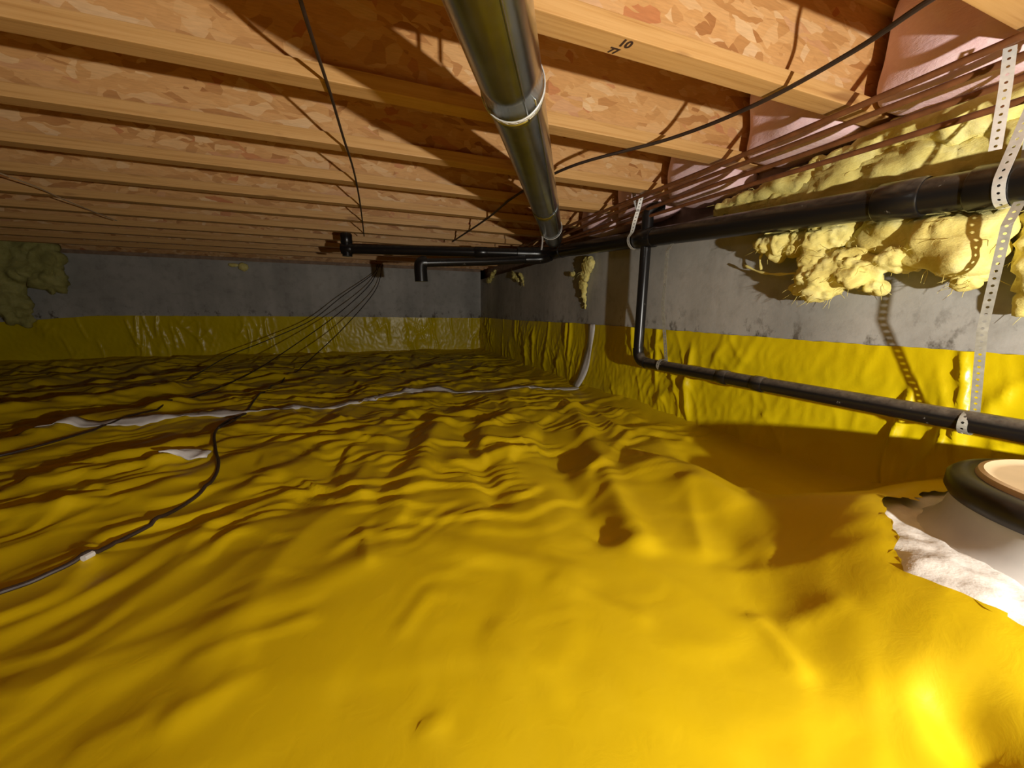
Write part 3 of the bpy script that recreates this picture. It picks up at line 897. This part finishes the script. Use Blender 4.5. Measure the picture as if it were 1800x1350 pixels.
def fluff(name, blobs, mat, label, cat='insulation', group='loose insulation', voxel=.012, amp=(.020, .010, .005), freq=(9, 24, 55), seed=0, limit=None, fibres=0, kind=None):
    """blobs: (centre, radii, z turn) ellipsoids welded into one torn mass"""
    bm = bmesh.new()
    for c, r, rz in blobs:
        s = bmesh.ops.create_icosphere(bm, subdivisions=3, radius=1)
        mt = Matrix.Translation(c) @ Matrix.Rotation(rz, 4, 'X') @ Matrix.Diagonal((*r, 1))
        for v in s['verts']: v.co = mt @ v.co
    me = bpy.data.meshes.new(name); bm.to_mesh(me); bm.free()
    tmp = bpy.data.objects.new('tmp', me); COL.objects.link(tmp)
    rm = tmp.modifiers.new('r', 'REMESH'); rm.mode = 'VOXEL'; rm.voxel_size = voxel
    bpy.context.view_layer.update()
    m2 = bpy.data.meshes.new_from_object(tmp.evaluated_get(bpy.context.evaluated_depsgraph_get()))
    bpy.data.objects.remove(tmp)
    n = len(m2.vertices)
    co = np.empty(n * 3, np.float32); m2.vertices.foreach_get('co', co); co = co.reshape(-1, 3)
    no = np.empty(n * 3, np.float32); m2.vertices.foreach_get('normal', no); no = no.reshape(-1, 3)
    d = 0
    for a, f, k in zip(amp, freq, range(3)):
        q = noise3(co, f, seed + k * 5)
        d = d + a * (q if k == 0 else (2.2 * np.abs(q) - .6))
    co = co + no * d[:, None]
    if limit: co = limit(co)
    m2.vertices.foreach_set('co', co.astype(np.float32).ravel()); m2.update()
    m2.materials.clear()
    c0 = sum((Vector(b[0]) for b in blobs), Vector()) / len(blobs)
    o = link(name, m2, M[mat], loc=c0)
    tag(o, label, cat, group)
    if fibres:
        bm = bmesh.new(); rn = random.Random(seed)
        idx = [rn.randrange(n) for _ in range(fibres)]
        for i in idx:
            p = Vector(co[i]); nn = Vector(no[i])
            nn = (nn + Vector((rn.uniform(-.8, .3), rn.uniform(-.8, .8), rn.uniform(-1.1, .2)))).normalized()
            ln = rn.uniform(.012, .035)
            cv = Vector((rn.uniform(-1, 1), rn.uniform(-1, 1), rn.uniform(-1.4, .4))) * ln * .4
            add_tube(bm, [p - nn * .004, p + nn * ln * .5, p + nn * ln + cv], [.0008, .0007, .0004], 4)
        f = bm_obj('fibre', bm, M[mat], o, smooth=True); f['kind'] = 'stuff'
    return o
def wall_lim(co):
    co[:, 0] = np.minimum(co[:, 0], WX - .003); return co
def pipe_lim(co, xmax=None):
    """pressed flat behind the thick pipe"""
    co[:, 0] = np.minimum(co[:, 0], xmax or WX - .003)
    if xmax: co[:, 2] = np.where(co[:, 0] > WX - .004, np.maximum(co[:, 2], LEDGE + .001), co[:, 2])
    dz = co[:, 2] - (.29 + (co[:, 1] - .45) * .0715); dx = co[:, 0] - PX
    r = np.hypot(dx, dz); bad = r < RM + .012
    k = np.where(bad, (RM + .012) / np.maximum(r, 1e-4), 1)
    front = bad & (dx < .02)
    co[:, 0] = np.where(front, PX + np.sqrt(np.maximum((RM + .012) ** 2 - dz ** 2, 0)), np.where(bad, PX + dx * k, co[:, 0]))
    return co
def pb(px, py, x, ry, rz, rx=.05, rot=0):
    return (pix(px, py, 'X', x), (rx, ry, rz), rot)

# the big batt lying on the wall top behind the pipe
def wb(y, z, x, ry, rz, rx, rot=0): return (Vector((x, y, z)), (rx, ry, rz), rot)
fluff('insulation_batt', [wb(.10, .50, 1.50, .22, .075, .075), wb(.38, .495, 1.50, .22, .075, .08), wb(.62, .49, 1.49, .20, .07, .08), wb(.84, .475, 1.49, .18, .062, .075), wb(1.04, .465, 1.485, .16, .052, .065), wb(1.22, .452, 1.475, .12, .042, .055), wb(1.31, .448, 1.475, .07, .036, .045), wb(.70, .53, 1.475, .14, .03, .05), wb(.95, .50, 1.48, .08, .035, .05)],
      'yellow', 'yellow insulation batt on the wall top above and behind the thick black pipe', seed=3, limit=lambda co: pipe_lim(co, 1.559), fibres=50, amp=(.022, .012, .004), freq=(6, 15, 48))
fluff('insulation_batt', [wb(y, .395 + y * .02, 1.452, .14, .07, .035) for y in (-.1, .1, .3, .5, .7, .9)] + [wb(1.06, .412, 1.452, .10, .05, .03), wb(1.22, .425, 1.455, .08, .035, .022)],
      'yellow', 'flattened shaded yellow insulation pressed between the thick black pipe and the wall', seed=5, limit=pipe_lim, fibres=20, amp=(.014, .010, .004), freq=(6, 15, 48))
# torn hanging masses below the pipe
fluff('insulation_tuft', [pb(1370, 425, 1.42, .10, .05, .045), pb(1440, 420, 1.42, .09, .07, .045), pb(1440, 478, 1.405, .075, .075, .055), pb(1447, 512, 1.405, .05, .034, .045), pb(1500, 470, 1.405, .075, .065, .055), pb(1550, 455, 1.415, .07, .035, .045), pb(1538, 500, 1.415, .022, .034, .028), pb(1408, 505, 1.415, .04, .03, .035), pb(1590, 472, 1.43, .04, .013, .02)],
      'yellow', 'ragged torn yellow insulation hanging below the thick black pipe, left of the bulging piece', seed=12, limit=pipe_lim, fibres=110, amp=(.024, .018, .007), freq=(8, 14, 46), voxel=.0065)
fluff('insulation_batt', [pb(1600, 400, 1.425, .12, .07, .04), pb(1670, 405, 1.40, .085, .095, .06), pb(1700, 440, 1.395, .07, .065, .06), pb(1730, 410, 1.405, .055, .10, .055), pb(1640, 440, 1.415, .07, .05, .045), pb(1540, 420, 1.43, .08, .05, .03)],
      'yellow', 'smooth bulging yellow insulation below the thick black pipe beside the right strap', seed=23, limit=pipe_lim, fibres=40, amp=(.020, .009, .003), freq=(6, 14, 45))
fluff('insulation_tuft', [pb(1700, 492, 1.40, .028, .024, .03), pb(1715, 488, 1.41, .024, .022, .03)], 'yellow', 'small round yellow insulation lump below the bulging batt at the right', seed=31, limit=wall_lim, fibres=24, amp=(.008, .008, .004), voxel=.006)
fluff('insulation_batt', [pb(1850, 440, 1.42, .06, .10, .05), pb(1822, 530, 1.435, .03, .03, .03), pb(1870, 400, 1.42, .06, .10, .05)], 'yellow', 'yellow insulation sliver beyond the long strap at the right edge', seed=37, limit=pipe_lim, fibres=20)
# loose strands hanging left of the torn piece
for pts, lb in [([(1308, 466), (1335, 478), (1365, 482), (1400, 480)], 'longest thin torn insulation strand left of the ragged yellow piece'),
                ([(1338, 474), (1336, 455), (1345, 438)], 'short upright insulation strand left of the ragged yellow piece')]:
    bm = bmesh.new()
    P = catmull([pix(x, y, 'X', 1.425) for x, y in pts], 5)
    add_tube(bm, P, [.0042 + .0014 * math.sin(i * 1.3) for i in range(len(P))], 6)
    o = bm_obj('insulation_strand', bm, M['yellow'], loc=P[0], smooth=True)
    tag(o, lb, 'insulation', 'loose insulation')
# far tufts
fluff('insulation_tuft', [pb(1034, 466, 1.438, .075, .06, .026), pb(1028, 484, 1.442, .062, .05, .022), pb(1024, 500, 1.446, .042, .045, .018), pb(1026, 514, 1.449, .026, .04, .014), pb(1028, 526, 1.452, .016, .035, .011), pb(1029, 537, 1.455, .009, .03, .008), pb(1006, 482, 1.444, .045, .022, .016)],
      'yellow', 'pointed yellow insulation tuft hanging on the right wall near the far corner', seed=41, limit=wall_lim, fibres=20, amp=(.006, .006, .003), voxel=.0055)
fluff('insulation_tuft', [pb(905, 485, 1.44, .13, .022, .02, .5), pb(918, 492, 1.44, .09, .018, .02, .9)], 'yellow', 'dim curved yellow insulation tuft below the black pipes at the far corner, right one', seed=47, limit=wall_lim, fibres=40, amp=(.012, .010, .006), voxel=.008)
fluff('insulation_tuft', [pb(866, 484, 1.44, .14, .02, .02, -.4), pb(860, 492, 1.44, .08, .03, .02, 0)], 'yellow', 'dim curved yellow insulation tuft at the far corner, left one', seed=49, limit=wall_lim, fibres=40, amp=(.012, .010, .006), voxel=.008)
def yb(px, py, y, rx, rz, ry=.06, rot=0):
    return (pix(px, py, 'Y', y), (rx, ry, rz), rot)
def far_lim(co):
    co[:, 1] = np.minimum(co[:, 1], WY - .03); return co
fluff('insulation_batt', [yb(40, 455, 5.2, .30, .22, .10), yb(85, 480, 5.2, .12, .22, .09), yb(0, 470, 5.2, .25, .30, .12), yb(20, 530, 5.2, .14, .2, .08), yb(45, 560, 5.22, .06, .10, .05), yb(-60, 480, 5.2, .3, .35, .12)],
      'dimmed', 'large drooping yellow insulation on the far wall at the left edge', seed=53, limit=far_lim, fibres=0, voxel=.02, amp=(.05, .025, .01), freq=(5, 12, 30))
fluff('insulation_tuft', [yb(428, 469, 5.26, .05, .045, .03), yb(412, 466, 5.27, .06, .02, .02)], 'yellow', 'small yellow foam lump stuck on the far wall below the joists', seed=59, limit=far_lim, amp=(.008, .005, .003), voxel=.008)

# pink batts at the joist ends
BAYS = [('topmost, beside the upper right corner', .455, .816), ('second bay down, beside the stamped joist', .816, 1.22), ('third bay down', 1.22, 1.628), ('fourth bay down, above the upright black branch', 1.628, 2.03), ('fifth bay down', 2.03, 2.44)]
for k, (lb, y0, y1) in enumerate(BAYS):
    bm = bmesh.new()
    nx, ny, nz = 10, 18, 16
    lo = Vector((1.365, y0 + .034, JH - (.02 if k < 2 else .075))); hi = Vector((1.60, y1 - .034, JH + .296))
    r = bmesh.ops.create_cube(bm, size=1)
    bmesh.ops.subdivide_edges(bm, edges=list(bm.edges), cuts=14, use_grid_fill=True)
    for v in bm.verts:
        p = v.co.copy(); e = 6
        rr = (abs(p.x * 2) ** e + abs(p.y * 2) ** e + abs(p.z * 2) ** e) ** (1 / e)
        mx = max(abs(p.x * 2), abs(p.y * 2), abs(p.z * 2))
        p = p * (mx / rr)
        q = Vector((lo.x + (p.x + .5) * (hi.x - lo.x), lo.y + (p.y + .5) * (hi.y - lo.y), lo.z + (p.z + .5) * (hi.z - lo.z)))
        w = float(perlin(np.array([q.y * 7 + k * 3]), np.array([q.z * 7]), 71)[0])
        q.x += .022 * w - .02 * math.sin((p.y + .5) * math.pi)
        v.co = q
    o = bm_obj('pink_batt', bm, M['pink'], loc=(1.48, (y0 + y1) / 2, JH), smooth=True)
    tag(o, 'pink insulation batt stuffed between joist ends, ' + lb, 'insulation', 'pink batts at the joist ends')

# ------------------------------------------------------------------ lift everything so that the floor lies near zero
for o in COL.objects:
    if o.parent is None:
        o.location.z += OZ
